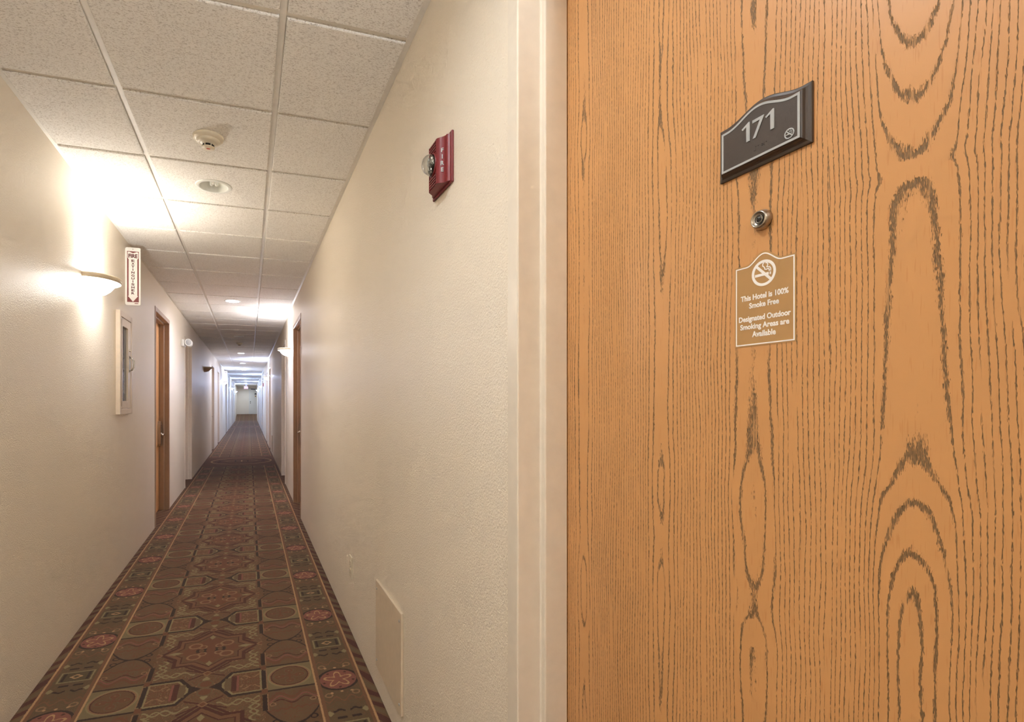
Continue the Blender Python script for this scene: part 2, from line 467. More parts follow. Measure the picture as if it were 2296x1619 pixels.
WALL = wall_material(); TILEM = tile_material(); CARPET = carpet_material(); OAK = oak_material()
TEE = plain('white_painted_grid', (236, 233, 226), 0.5)
TRIM = plain('cream_painted_frame', (224, 214, 198), 0.38, bump=0.12, scale=30)
FRAME_LIGHTCAST = plain('frame_tan_light_cast', (174, 150, 130), 0.42, bump=0.1, scale=30)  # brown cast of the light put into the frame colour
DARK = plain('dark_plenum', (30, 27, 24), 0.95)
BRONZE = plain('dark_bronze_plastic', (68, 57, 49), 0.5, bump=0.25, scale=120)
BRONZE_EDGE = plain('dark_bronze_edge', (66, 54, 46), 0.36)
SILVER = plain('pale_grey_print', (172, 174, 174), 0.5)
PRINT_W = plain('white_print', (240, 236, 232), 0.5)
STICK = plain('gold_brown_vinyl', (176, 136, 86), 0.5)
METAL = plain('satin_nickel', (176, 166, 152), 0.28, 1.0)
CHROME = plain('polished_steel', (200, 198, 194), 0.12, 1.0)
LENS_DK = plain('dark_lens', (40, 34, 32), 0.06)
REDP = plain('fire_alarm_red', (120, 36, 40), 0.38, bump=0.1, scale=200)
REDDK = plain('fire_alarm_red_slot', (84, 22, 24), 0.6)
SIGNW = plain('white_enamel_sign', (236, 233, 226), 0.45)
SIGNR = plain('maroon_sign_print', (122, 52, 50), 0.5)
SIGNI = plain('maroon_sign_letters', (92, 40, 36), 0.5)
IVORY = plain('ivory_plastic', (226, 216, 194), 0.45)
WPLAST = plain('white_plastic', (232, 232, 228), 0.42)
PLATE = plain('cream_cover_plate', (214, 198, 174), 0.45)
CABP = plain('almond_cabinet_paint', (216, 200, 180), 0.35)
CGLASS = plain('grey_cabinet_glass', (108, 112, 118), 0.12)
CHAMP = plain('champagne_metal_band', (216, 202, 178), 0.4, 0.1)
OFFGLASS = plain('unlit_alabaster_glass', (188, 160, 134), 0.35)
BULB = plain('white_lamp_glass', (244, 244, 240), 0.3)
CAN = plain('white_reflector', (226, 228, 222), 0.4)
REDLED = plain('red_indicator', (214, 70, 52), 0.4)
BLACKP = plain('black_slot', (38, 32, 26), 0.5)
ENDP = plain('white_door_paint', (226, 222, 212), 0.45)
def clear_glass():
    M = Mat('clear_strobe_lens'); M.set('Base Color', (0.97, 0.96, 0.93, 1)); M.set('Roughness', 0.03); M.set('Transmission Weight', 1.0); M.set('IOR', 1.42)
    return M.m
CLEAR = clear_glass()

# ------------------------------------------------------------------ floor
bm = bmesh.new()
def quad(bm, *p): bm.faces.new([bm.verts.new(q) for q in p])
quad(bm, (XL - .3, Y0 - .2, 0), (XR + .3, Y0 - .2, 0), (XR + .3, RAMP0, 0), (XL - .3, RAMP0, 0))
quad(bm, (XL - .3, RAMP0, 0), (XALC + .1, RAMP0, 0), (XALC + .1, Y1 + .1, RAMPZ), (XL - .3, Y1 + .1, RAMPZ))
quad(bm, (XL - .3, Y0 - .2, -.1), (XL - .3, Y1 + .1, -.1), (XALC + .1, Y1 + .1, -.1), (XALC + .1, Y0 - .2, -.1))
fl_o = obj('floor', bm, CARPET); tag(fl_o, 'patterned brown and rust carpet runner covering the whole corridor floor', 'carpet', kind='structure')

# ------------------------------------------------------------------ walls with door openings
HW = 0.47                   # half width of the door opening (rabbet)
ZT = 2.235                  # top of the opening
DOORS_R = [0.53, 6.46, 9.08, 15.01, 17.63, 23.56, 26.18, 32.11, 34.73]
DOORS_L = DOORS_R[1:]
def wall_mesh(xf, xb, doors, y0, y1):
    bm = bmesh.new(); y = y0; x0, x1 = min(xf, xb), max(xf, xb)
    for c in doors:
        box(bm, x0, x1, y, c - HW - .028, -0.02, ZC + .12); y = c + HW + .028
        box(bm, x0, x1, c - HW - .028, y, ZT + .028, ZC + .12)
    box(bm, x0, x1, y, y1, -0.02, ZC + .12)
    return bm
tag(obj('wall_left', wall_mesh(XL, XL - .2, DOORS_L, Y0, Y1 + .2), WALL), 'cream orange-peel textured corridor wall with the fire extinguisher cabinet', 'wall', kind='structure')
tag(obj('wall_right', wall_mesh(XR, XR + .2, DOORS_R, Y0, YALC), WALL), 'cream orange-peel textured corridor wall with the red fire alarm', 'wall', kind='structure')
tag(obj('wall_end', B(XL, XALC + .2, Y1, Y1 + .2, -.02, ZC + .12), WALL), 'pale end wall above the carpeted ramp holding the white panelled door', 'wall', kind='structure')
tag(obj('wall_rear', B(XL, XR, Y0 - .2, Y0, -.02, ZC + .12), WALL), 'plain cream wall closing the corridor behind the oak room door', 'wall', kind='structure')
bm = B(XALC, XALC + .2, YALC, Y1, -.02, ZC + .12); box(bm, XR + .2, XALC + .2, YALC - .2, YALC, -.02, ZC + .12)
tag(obj('wall_crossing', bm, WALL), 'cream walls of the side passage beside the white end door', 'wall', kind='structure')

# ------------------------------------------------------------------ ceiling: slab, tees, tiles
ceil = obj('ceiling', B(XL - .2, XALC + .2, Y0 - .2, Y1 + .2, ZC + .06, ZC + .12), DARK)
tag(ceil, 'suspended ceiling of white mineral tiles in a painted metal grid', 'ceiling', kind='structure')
TW = 0.0238
def tee_bm(x0, x1, y0, y1):
    bm = B(x0, x1, y0, y1, ZC, ZC + .0015, bev=0.0004)
    return bm
bmh = lambda bm, x0, x1, y0, y1: box(bm, x0, x1, y0, y1, ZC + .0015, ZC + .03)
for xm in (TX0, TX0 + TILE):
    bm = B(xm - TW / 2, xm + TW / 2, Y0, Y1, ZC, ZC + .002, bev=0.0005); bmh(bm, xm - .001, xm + .001, Y0, Y1)
    obj('main_tee', bm, TEE, ceil)
for x0, x1 in ((XL, XL + .022), (XR - .022, XR)):
    obj('wall_angle', B(x0, x1, Y0, Y1, ZC - .001, ZC + .001, bev=.0004), TEE, ceil)
rows = []
k = math.floor((Y0 - TY0) / TILE)
while TY0 + k * TILE < Y1: rows.append(k); k += 1
colx = [(XL, TX0), (TX0, TX0 + TILE), (TX0 + TILE, XR)]
TEG = 0.0095     # tile face hangs this far below the grid
def tile_slab(hx, hy, hole=0.0):
    """tile with stepped edge, face at z=0, top at +0.018, optional round hole"""
    bm = bmesh.new(); s = .004
    n = 32
    def ringpts(r, z): return [bm.verts.new((r * math.cos(2 * math.pi * i / n), r * math.sin(2 * math.pi * i / n), z)) for i in range(n)]
    def sq(ex, ey, z):
        out = []
        for i in range(n):
            a = 2 * math.pi * i / n; cx_, sy_ = math.cos(a), math.sin(a); m = max(abs(cx_), abs(sy_))
            out.append(bm.verts.new((ex * cx_ / m, ey * sy_ / m, z)))
        return out
    if hole > 0:
        R0 = ringpts(hole, 0); R1 = ringpts(hole, .016); S0 = sq(hx - s, hy - s, 0); S1 = sq(hx, hy, s * .6); S2 = sq(hx, hy, .016)
        for A, C in ((R0, S0), (S0, S1), (S1, S2), (S2, R1), (R1, R0)):
            for i in range(n): bm.faces.new((A[i], A[(i + 1) % n], C[(i + 1) % n], C[i]))
        bmesh.ops.recalc_face_normals(bm, faces=bm.faces[:])
    else:
        pts = lambda ex, ey, z: [bm.verts.new((sx * ex, sy * ey, z)) for sx, sy in ((-1, -1), (1, -1), (1, 1), (-1, 1))]
        A, C, D_ = pts(hx - s, hy - s, 0), pts(hx, hy, s * .6), pts(hx, hy, .016)
        bm.faces.new(A[::-1]); bm.faces.new(D_)
        for P_, Q_ in ((A, C), (C, D_)):
            for i in range(4): bm.faces.new((P_[i], P_[(i + 1) % 4], Q_[(i + 1) % 4], Q_[i]))
        bmesh.ops.recalc_face_normals(bm, faces=bm.faces[:])
    return bm
gap = TW / 2 + .0008
tile_me = {}
def tile_extent(ci):
    x0, x1 = colx[ci]
    lo = x0 + (.0228 if ci == 0 else gap); hi = x1 - (.0228 if ci == 2 else gap)
    return lo, hi
LIT = [6.951, 14.266, 17.924, 21.581, 25.239, 28.896, 32.554, 36.212, 39.87, 42.308]
DOWN_Y = [-1.583, 0.855, 3.293, 6.951, 10.609] + LIT[1:]
def near_any(yc, lst): return any(abs(yc - q) < 0.2 for q in lst)
cross_me = {}
for r in rows:
    yc = TY0 + (r + .5) * TILE
    for ci in range(3):
        lo, hi = tile_extent(ci)
        hole = ci == 1 and near_any(yc, DOWN_Y)
        key = (ci, hole)
        if key not in tile_me:
            t = bpy.data.meshes.new('ceiling_tile'); bb = tile_slab((hi - lo) / 2, TILE / 2 - gap, 0.088 if hole else 0); bb.to_mesh(t); bb.free(); t.materials.append(TILEM)
            tile_me[key] = t
        o = obj('ceiling_tile', tile_me[key], None, ceil)
        dz = random.uniform(-.0012, .0012); o.location = ((lo + hi) / 2, yc, ZC - TEG + dz)
        o.rotation_euler = (random.uniform(-.0015, .0015), random.uniform(-.0015, .0015), 0)
        x0, x1 = colx[ci]
        if ci not in cross_me:
            a0 = x0 + (.02 if ci == 0 else TW / 2); a1 = x1 - (.02 if ci == 2 else TW / 2)
            t = bpy.data.meshes.new('cross_tee'); bb = B(a0, a1, -TW / 2, TW / 2, 0, .0018, bev=.0004); box(bb, a0, a1, -.001, .001, .0013, .025); bb.to_mesh(t); bb.free(); t.materials.append(TEE)
            cross_me[ci] = t
        o = obj('cross_tee', cross_me[ci], None, ceil); o.location = (0, TY0 + r * TILE, ZC)

# ------------------------------------------------------------------ doors
def frame_mesh(hw=HW, zt=ZT, bottom=0.0):
    ch = .0016
    prof = [(.046, 0), (.046, -.006 + ch), (.046 - ch, -.006), (.003, -.006), (.0009, -.0051), (0, -.003), (0, .0470), (-.0012, .0492), (-.0035, .0502), (-.0130, .0505), (-.0151, .0514), (-.016, .0535), (-.016, .1035), (0, .1035), (0, .150), (.028, .150), (.028, 0)]
    bm = bmesh.new(); st = []
    for (o_, d) in prof:
        w = hw + o_
        st.append([bm.verts.new((-w, bottom, -d)), bm.verts.new((-w, zt + o_, -d)), bm.verts.new((w, zt + o_, -d)), bm.verts.new((w, bottom, -d))])
    n = len(prof)
    for i in range(n):
        A, C = st[i], st[(i + 1) % n]
        for k in range(3): bm.faces.new((A[k], A[k + 1], C[k + 1], C[k]))
    bmesh.ops.recalc_face_normals(bm, faces=bm.faces[:])
    me = bpy.data.meshes.new('door_frame'); bm.to_mesh(me); bm.free(); return me
FRAME_ME = frame_mesh(); FRAME_ME.materials.append(TRIM)
FRAME_ME_LIGHTCAST = FRAME_ME.copy(); FRAME_ME_LIGHTCAST.materials.clear(); FRAME_ME_LIGHTCAST.materials.append(FRAME_LIGHTCAST)
lf = bpy.data.meshes.new('leaf'); bb = B(-.464, .464, .008, ZT - .004, -.150, -.106, bev=.0012); bb.to_mesh(lf); bb.free(); lf.materials.append(OAK)

def lock_part(parent, hx, toward):
    """card lock: tall rounded case and a lever pointing `toward` (-1/+1 along local x)"""
    zf = -.106
    pts = [(-.034, .80), (-.026, .775), (.026, .775), (.034, .80), (.034, 1.00), (.026, 1.045), (.012, 1.066), (-.012, 1.066), (-.026, 1.045), (-.034, 1.00)]
    bm = prism(bmesh.new(), [(hx + p[0], p[1]) for p in pts], zf, zf + .034)
    case = obj('card_lock', bm, METAL, parent)
    bm = lathe(bmesh.new(), [(0, 0), (.026, 0), (.026, .006), (.012, .010), (.012, .034), (0, .034)], 20)
    o = obj('rose', bm, METAL, case, True); o.location = (hx, .905, zf + .034)
    bm = box(bmesh.new(), min(-.012, toward * .115), max(.012, toward * .115), -.010, .010, 0, .014, bev=.005, seg=2)
    o = obj('lever', bm, CHROME, case, True); o.location = (hx, .905, zf + .060)
    o = obj('card_slot', B(hx - .016, hx + .016, 1.012, 1.02, zf + .0335, zf + .0345), BLACKP, case)
    return case

def make_door(i, side, yc, tan, latch):
    rot, x = (ROT_R, XR) if side == 'R' else (ROT_L, XL)
    d = empty('door_%d' % i, (x, yc, 0), rot)
    obj('door_frame', FRAME_ME_LIGHTCAST if tan else FRAME_ME, None, d)
    obj('leaf', lf, None, d)
    lock_part(d, .395 * latch, -latch)
    return d
idx = 1; door_near = None
lab_side = {'R': 'on the wall with the red fire alarm', 'L': 'on the wall with the extinguisher cabinet'}
ordn = ['first', 'second', 'third', 'fourth', 'fifth', 'sixth', 'seventh', 'eighth', 'ninth', 'tenth']
for side, lst in (('R', DOORS_R), ('L', DOORS_L)):
    for j, yc in enumerate(lst):
        gi = DOORS_R.index(yc)
        first_of_pair = gi % 2 == 1
        # local +x is -y on the right wall, +y on the left wall
        farx = -1 if side == 'R' else 1
        latch = farx if first_of_pair else -farx
        d = make_door(idx, side, yc, gi == 1, latch)
        if gi == 0:
            lab = 'large oak veneer room door numbered 171 in a deep cream frame'; door_near = d
        elif gi == 1:
            lab = 'oak door in a frame with a tan light cast in its colour, first past the ' + ('extinguisher cabinet' if side == 'L' else 'red fire alarm')
        else:
            lab = 'recessed oak door in a cream frame, %s along the wall with the %s' % (ordn[gi - (0 if side == 'R' else 1)], 'extinguisher cabinet' if side == 'L' else 'red fire alarm')
        tag(d, lab, 'door', 'room doors along the corridor', 'structure'); idx += 1

# ---- near door: peephole (a part of the door)
def P2(y, z): return (0.53 - y, z)        # world (y,z) on the near door -> local x,y of the door
XD = -.106
pp = lathe(bmesh.new(), [(.0132, 0), (.0136, .002), (.0128, .005), (.0114, .0085), (.0104, .0095), (.0094, .0095), (.0090, .0080), (0, .0080)], 40)
peep = obj('peephole', pp, METAL, door_near, True); peep.location = (*P2(.5325, 1.5333), XD)
bm = lathe(bmesh.new(), [(.0089, .0081), (.0070, .0070), (.0062, .0074), (.0058, .0081), (.0048, .0084), (.0040, .0078), (.0026, .0090), (.0012, .0096), (0, .0097)], 32)
obj('lens', bm, LENS_DK, peep, True)
bm = tube(bmesh.new(), [(p[0], p[1], .0084) for p in circ(0, 0, .0055, 24)], .00035, 6, True); obj('lens_ring', bm, CHROME, peep, True)

# ---- room number plaque
def plaque_top(x, w, z0, bump, flat):
    t = min(1.0, abs(x) / (w * flat)); return z0 + bump * (0.5 + 0.5 * math.cos(math.pi * t))
PY, PZ = .5316, 1.606          # centre y, base z
pl = empty('room_number_sign', (XR + .106, PY, PZ), ROT_R)
tag(pl, 'dark bronze arched plaque reading 171 with braille, mounted on the oak door', 'sign')
def outline(w, zb, zt, bump, n=40, flat=.86):
    pts = [(-w, zb), (w, zb)]
    for i in range(n + 1):
        x = w - 2 * w * i / n; pts.append((x, plaque_top(x, w, zt, bump, flat)))
    return pts
levels = [(.0651, 0, .0745, 0.0), (.0651, 0, .0745, .0028), (.0640, .0010, .0735, .0034), (.0612, .0038, .0708, .0040), (.0590, .0060, .0686, .0058), (.0578, .0072, .0674, .0088), (.0574, .0077, .0668, .0092), (.0566, .0085, .0660, .0102)]
bm = bmesh.new(); rings = []
for w, zb, zt, n_ in levels: rings.append([bm.verts.new((p[0], p[1], n_)) for p in outline(w, zb, zt, .0135)])
for A, C in zip(rings, rings[1:]):
    for i in range(len(A)): bm.faces.new((A[i], A[(i + 1) % len(A)], C[(i + 1) % len(A)], C[i]))
f1 = bm.faces.new(rings[0][::-1]); f1.normal_update(); bmesh.ops.triangulate(bm, faces=[f1])
o = obj('moulded_edge', bm, BRONZE_EDGE, pl)
bm = prism(bmesh.new(), outline(.0563, .0088, .0657, .0135), .0098, .0103); obj('face_panel', bm, BRONZE, pl)
bm = stroke(bmesh.new(), outline(.0544, .0106, .0638, .0135)[0:], .0030, .0102, .0108, True); obj('border', bm, SILVER, pl)
def poly_from(lst): return [(PY - y, z - PZ) for y, z in lst]
one = [(0.5553, 1.6629), (0.5537, 1.6607), (0.5483, 1.6634), (0.5481, 1.6426), (0.5430, 1.6426), (0.5430, 1.6682), (0.5446, 1.6686)]
seven = [(0.5391, 1.6674), (0.5391, 1.6636), (0.5284, 1.6636), (0.5387, 1.6426), (0.5345, 1.6426), (0.5222, 1.6668), (0.5226, 1.6674)]
one2 = [(y - .0345, z) for y, z in one]
for pts in (one, seven, one2): obj('numeral', prism(bmesh.new(), poly_from(pts), .0102, .0112), SILVER, pl)
def no_smoking(bm, cx, cy, R, z0, z1, ring=.19):
    st_ = .00004
    stroke(bm, circ(cx, cy, R * (1 - ring / 2), 44), R * ring, z0, z1, True)
    d = R * (1 - ring)
    stroke(bm, [(cx - d * .72, cy + d * .72), (cx + d * .72, cy - d * .72)], R * .20, z0, z1 + st_)
    prism(bm, [(cx - .72 * R, cy - .22 * R), (cx + .42 * R, cy - .22 * R), (cx + .42 * R, cy - .02 * R), (cx - .72 * R, cy - .02 * R)], z0, z1 + 2 * st_)
    prism(bm, [(cx + .50 * R, cy - .22 * R), (cx + .60 * R, cy - .22 * R), (cx + .60 * R, cy - .02 * R), (cx + .50 * R, cy - .02 * R)], z0, z1 + 3 * st_)
    w = R * .075
    s1 = [(.46, .04), (.46, .17), (.38, .26), (.22, .22), (.10, .26), (.08, .38), (.02, .46), (-.08, .54), (-.06, .70), (.06, .76)]
    s2 = [(.58, .04), (.58, .22), (.50, .36), (.36, .38), (.26, .40), (.34, .52), (.34, .64), (.26, .72), (.16, .72)]
    for s_ in (s1, s2): stroke(bm, [(cx + a * R, cy + b_ * R) for a, b_ in s_], w, z0, z1 + 4 * st_)
    return bm
obj('no_smoking_symbol', no_smoking(bmesh.new(), PY - .4888, 1.6259 - PZ, .0064, .0102, .0110, .22), SILVER, pl)
bm = bmesh.new()
cellx = {'#': [(1, 0), (1, 1), (1, 2), (0, 2)], '1': [(0, 0)], '7': [(0, 0), (1, 0), (0, 1), (1, 1)]}
for ci, ch_ in enumerate('#171'):
    for (cx_, cy_) in cellx[ch_]:
        g = lathe(bm, [(.0007, 0), (.0005, .0005), (0, .0007)], 8, ox=(PY - .5372) + ci * .0058 + cx_ * .0023, oy=1.6308 - PZ - cy_ * .0023)
bm2 = bm
o = obj('braille_dots', bm2, BRONZE_EDGE, pl, True); o.location = (0, 0, .0102)

# ---- smoke free sticker
SY, SZ = .5315, 1.3665
st = empty('smoke_free_sticker', (XR + .106, SY, SZ), ROT_R)
tag(st, 'gold-brown arched sticker saying the hotel is 100% smoke free, below the peephole', 'sticker')
def stick_outline(w, zb, zt, bump, n=40, flat=.62):
    pts = [(-w, zb), (w, zb)]
    for i in range(n + 1):
        x = w - 2 * w * i / n; pts.append((x, plaque_top(x, w, zt, bump, flat)))
    return pts
obj('backing', prism(bmesh.new(), stick_outline(.0436, 0, .1115, .0140), .0001, .0004), STICK, st)
obj('border', stroke(bmesh.new(), stick_outline(.0410, .0025, .1088, .0132), .0016, .0003, .0006, True), PRINT_W, st)
obj('no_smoking_symbol', no_smoking(bmesh.new(), 0, 1.4625 - SZ, .0173, .0003, .0006, .21), PRINT_W, st)
for s_, yb, w, cap in (('This Hotel is 100%', 1.4296, .0680, .0072), ('Smoke Free', 1.4185, .0426, .0072), ('Designated Outdoor', 1.4011, .0740, .0072), ('Smoking Areas are', 1.3903, .0698, .0072), ('Available', 1.3790, .0338, .0076)):
    o = obj('text_line', text_mesh(s_, cap, .030, w, .0003), PRINT_W, st); o.location = (0, yb - SZ, .0003)

# ------------------------------------------------------------------ recessed downlights
def downlight(y, lit, rgb=(1, 1, 1), strength=20.0, label=''):
    d = empty('recessed_downlight', (XM, y, ZC - TEG))
    obj('trim_ring', lathe(bmesh.new(), [(.078, .006), (.078, -.001), (.082, -.004), (.098, -.003), (.1025, .0005), (.1025, .001)], 48), CAN, d, True)
    obj('reflector', lathe(bmesh.new(), [(.0782, .003), (.074, .02), (.062, .058), (.045, .0585), (0, .0585)], 40), CAN, d, True)
    if lit:
        obj('lamp', lathe(bmesh.new(), [(.0715, .022), (.05, .013), (0, .009)], 16), glow('lit_lamp_face', rgb, strength), d, True)
    else:
        bm = bmesh.new()
        for q in range(3):
            a = q * 2.094 + .4; cx_, cy_ = .016 * math.cos(a), .016 * math.sin(a)
            lathe(bm, [(.0, .006), (.006, .007), (.0095, .012), (.0095, .056)], 12, ox=cx_, oy=cy_)
        obj('compact_fluorescent_bulb', bm, BULB, d, True)
    tag(d, label, 'ceiling light', 'recessed lights along the ceiling'); return d
downlight(-1.583, True, NEUT, 75.0, 'added unseen downlight behind the view that brightens the oak door frame')  # added out of view to brighten the near frame and walls
downlight(0.855, True, NEUT, 118.0, 'lit recessed downlight in the ceiling over the oak door')
downlight(3.293, False, label='unlit recessed downlight with a visible curly bulb, next to the smoke detector')
downlight(6.951, True, WHITE, 240.0, 'lit recessed downlight between the two doors with a tan light cast in the frame colour')
downlight(10.609, False, label='unlit recessed downlight in the ceiling before the carpet medallion')
for i, y in enumerate(LIT[1:]):  # last lamp of the list is added to brighten the end wall
    downlight(y, True, (WHITE if y < 15 else (0.68, 0.8, 1.0) if y > 39 else MID if y < 19 else COOL), (200.0 if y < 15 else 230.0 if y > 39 else 400.0), 'lit recessed downlight, %s beyond the carpet medallion' % ordn[i])

# ------------------------------------------------------------------ smoke detectors
def detector(y, x, label):
    d = empty('smoke_detector', (x, y, ZC - TEG))
    obj('base', lathe(bmesh.new(), [(0, 0), (.069, 0), (.070, -.004), (.068, -.012), (.056, -.019), (.054, -.020), (0, -.020)], 48), IVORY, d, True)
    obj('housing', lathe(bmesh.new(), [(.054, -.020), (.053, -.026), (.047, -.032), (.040, -.035), (.033, -.036), (.0295, -.041), (.0, -.041)], 48), IVORY, d, True)
    obj('sensor_grille', lathe(bmesh.new(), [(.0262, -.041), (.0262, -.052)], 32), LENS_DK, d, True)
    for q in range(6):
        a = q * math.pi / 3
        obj('grille_rib', lathe(bmesh.new(), [(.0022, -.041), (.0022, -.052)], 8, ox=.0272 * math.cos(a), oy=.0272 * math.sin(a)), IVORY, d)
    obj('cap', lathe(bmesh.new(), [(.0290, -.0515), (.0300, -.054), (.0285, -.0565), (0, -.058)], 40), IVORY, d, True)
    obj('indicator_print', lathe(bmesh.new(), [(.0, -.0584), (.009, -.0583), (.009, -.0578)], 20, sy=.62), REDLED, d)
    tag(d, label, 'smoke detector', 'ceiling smoke detectors'); return d
detector(2.683, XM + .012, 'ivory smoke detector on the ceiling beside the unlit downlight with curly bulb')
detector(11.83, XM, 'small smoke detector on the ceiling above the carpet medallion')

# ------------------------------------------------------------------ wall sconces
def half_bowl(prof, w, p, n=28, cap=True):
    """half elliptical bowl against the wall (local z out, x along, y up)"""
    bm = bmesh.new(); rings = []
    for r, y in prof: rings.append([bm.verts.new((w * r * math.cos(math.pi * i / n), y, max(.0005, p * r * math.sin(math.pi * i / n)))) for i in range(n + 1)])
    for A, C in zip(rings, rings[1:]):
        for i in range(n): bm.faces.new((A[i], A[i + 1], C[i + 1], C[i]))
    return bm
def sconce(side, yc, lit, rgb, bowl, watts, label):
    rot, x = (ROT_R, XR) if side == 'R' else (ROT_L, XL)
    s = empty('wall_sconce', (x, yc, 2.045), rot)
    w, p = .182, .168
    gm = glow('lit_sconce_glass', rgb, bowl) if lit else OFFGLASS
    obj('glass_bowl', half_bowl([(.965, -.012), (.93, -.020), (.84, -.028), (.76, -.042), (.66, -.064), (.50, -.086), (.28, -.098), (.02, -.101)], w, p, 28 if yc < 10 else 14), gm, s, True)
    obj('rim_band', half_bowl([(.97, -.004), (.97, .004), (1.0, .006), (1.012, 0.0), (1.0, -.022), (.965, -.024), (.965, -.004)], w, p), CHAMP, s, True)
    obj('back_plate', B(-.06, .06, -.07, .0, .0, .012, bev=.003), CHAMP, s)
    bm = lathe(bmesh.new(), [(0, 0), (.012, .004), (.024, .03), (.026, .045), (.018, .06), (0, .066)], 16)
    for v in bm.verts: v.co = Vector((v.co.x, v.co.z - .078, v.co.y + .07))
    obj('bulb', bm, BULB, s, True)
    if lit:
        L = bpy.data.lights.new('bulb_light', 'POINT'); L.energy = watts; L.color = rgb; L.shadow_soft_size = .035
        lo = bpy.data.objects.new('bulb_light', L); COL.objects.link(lo); lo.parent = s; lo.location = (0, .0, .078)
    tag(s, label, 'wall light', 'half-bowl wall sconces'); return s
sconce('L', 3.655, True, (1.0, .97, .93), 20, 6.0, 'lit half-bowl wall sconce glowing beside the extinguisher cabinet')
sconce('R', 7.65, True, (.86, .88, 1.0), 20, 10, 'lit half-bowl sconce between the door with a tan light cast in its frame colour and the next door')
sconce('L', 12.2, False, NEUT, 0, 0, 'unlit tan half-bowl sconce past the emergency light')
sconce('R', -0.93, True, (.93, .96, 1.0), 14, 50, 'half-bowl wall sconce beside the oak door marked 171')
for i, y in enumerate((16.2, 24.75, 33.3)):
    sconce('R', y, True, (MID if y < 22 else COOL), 18, 26, 'lit half-bowl sconce on the fire alarm wall, %s beyond the carpet medallion' % ordn[i])
for i, y in enumerate((20.75, 29.3, 37.85)):
    sconce('L', y, True, (MID if y < 22 else COOL), 18, 26, 'lit half-bowl sconce on the cabinet wall, %s beyond the carpet medallion' % ordn[i])

# ------------------------------------------------------------------ fire alarm horn strobe (right wall)
def fire_alarm(yc, zc, label, letters=True):
    al = empty('fire_alarm', (XR, yc, zc), ROT_R); tag(al, label, 'fire alarm', 'red wall fire alarms')
    obj('wall_plate', B(-.081, .081, -.073, .073, 0, .007, bev=.002), REDP, al)
    # body: profile across x, extruded vertically, ends sloping in
    prof = [(.070, .007), (.066, .011), (.0635, .0150), (.060, .0152), (.055, .0160), (.050, .0190), (.044, .0265), (.037, .0340), (.030, .0362), (.0268, .0350), (.0262, .0335)]
    prof = prof + [(-x_, z_) for x_, z_ in prof[::-1]]
    bm = bmesh.new(); A, C = [], []
    for x_, z_ in prof:
        hgt = .0665 - max(0, z_ - .016) * .12
        A.append(bm.verts.new((x_, -hgt, z_))); C.append(bm.verts.new((x_, hgt, z_)))
    for i in range(len(prof) - 1): bm.faces.new((A[i], A[i + 1], C[i + 1], C[i])).smooth = abs(prof[i][0] + prof[i + 1][0]) > .01
    bm.faces.new([bm.verts.new(v.co) for v in A[::-1]]); bm.faces.new([bm.verts.new(v.co) for v in C])
    bmesh.ops.recalc_face_normals(bm, faces=bm.faces[:])
    obj('housing', bm, REDP, al)
    for k_ in range(16):
        y_ = -.060 + k_ * .008
        if abs(y_) < .030: continue
        obj('grille_bar', B(-.0255, .0255, y_ - .0022, y_ + .0022, .033, .0365, bev=.0006), REDP, al)
        obj('grille_slot', B(-.0255, .0255, y_ + .0022, y_ + .0058, .0325, .0338), REDDK, al)
    ln = obj('strobe_lens', lathe(bmesh.new(), [(.0305, 0), (.0305, .006), (.029, .014), (.024, .024), (.015, .031), (.006, .0335), (0, .034), (0, .0325), (.006, .032), (.0145, .0295), (.023, .023), (.0278, .0135), (.029, .006), (.029, 0), (.0305, 0)], 40), CLEAR, al, True); ln.location = (0, .002, .0335)
    bm = B(-.016, .016, -.003, .003, 0, .012); box(bm, -.003, .003, -.020, .020, .004, .009, bev=.001)
    tube(bm, [(0, -.018, .012), (0, -.006, .016), (0, .006, .016), (0, .018, .012)], .0028, 8)
    o = obj('flash_tube', bm, CHROME, ln)
    obj('reflector', lathe(bmesh.new(), [(0, .001), (.020, .003), (.026, .008)], 24), CHROME, ln, True)
    obj('lens_base', lathe(bmesh.new(), [(.033, 0), (.033, .004), (.0305, .005)], 32), REDP, ln, True)
    if letters:
        for k_, ch_ in enumerate('FIRE'):
            me = text_mesh(ch_, .0118, .035, None, .0008)
            o = obj('letter', me, SILVER, al)
            # on the sloping flank: turn the letter to lie on it
            q = Matrix.Translation((.0480, .0215 - k_ * .0185, .0225)) @ Matrix.Rotation(math.radians(51), 4, 'Y')
            o.matrix_local = q
    return al
fire_alarm(1.4585, 1.983, 'red fire alarm with clear strobe dome and white FIRE lettering')
fire_alarm(21.6, 1.98, 'small red fire alarm far beyond the carpet medallion', False)

# ------------------------------------------------------------------ access panel and outlet on the right wall
def access_panel(y0, y1, z0, z1, label):
    yc = (y0 + y1) / 2; hw = (y1 - y0) / 2
    a = empty('access_panel', (XR, yc, z0), ROT_R); tag(a, label, 'access panel', 'painted access panels')
    obj('cover', B(-hw, hw, 0, z1 - z0, 0, .010, bev=.0015), PLATE, a)
    for sx in (-1, 1):
        for zz in (.035, z1 - z0 - .035):
            o = obj('screw', lathe(bmesh.new(), [(.0055, 0), (.005, .0018), (.002, .0022), (.001, .001), (0, .001)], 12), SILVER, a, True); o.location = (sx * (hw - .022), zz, .010)
    return a
access_panel(1.885, 2.293, .118, .502, 'cream rectangular cover plate with four screws low on the wall')
access_panel(13.42, 13.80, .06, .47, 'cream cover plate low on the wall past the carpet medallion')
ou = empty('power_outlet', (XR, 2.931, .366), ROT_R); tag(ou, 'almond duplex power outlet low on the wall', 'outlet')
obj('cover_plate', B(-.037, .037, -.062, .062, 0, .006, bev=.002), IVORY, ou)
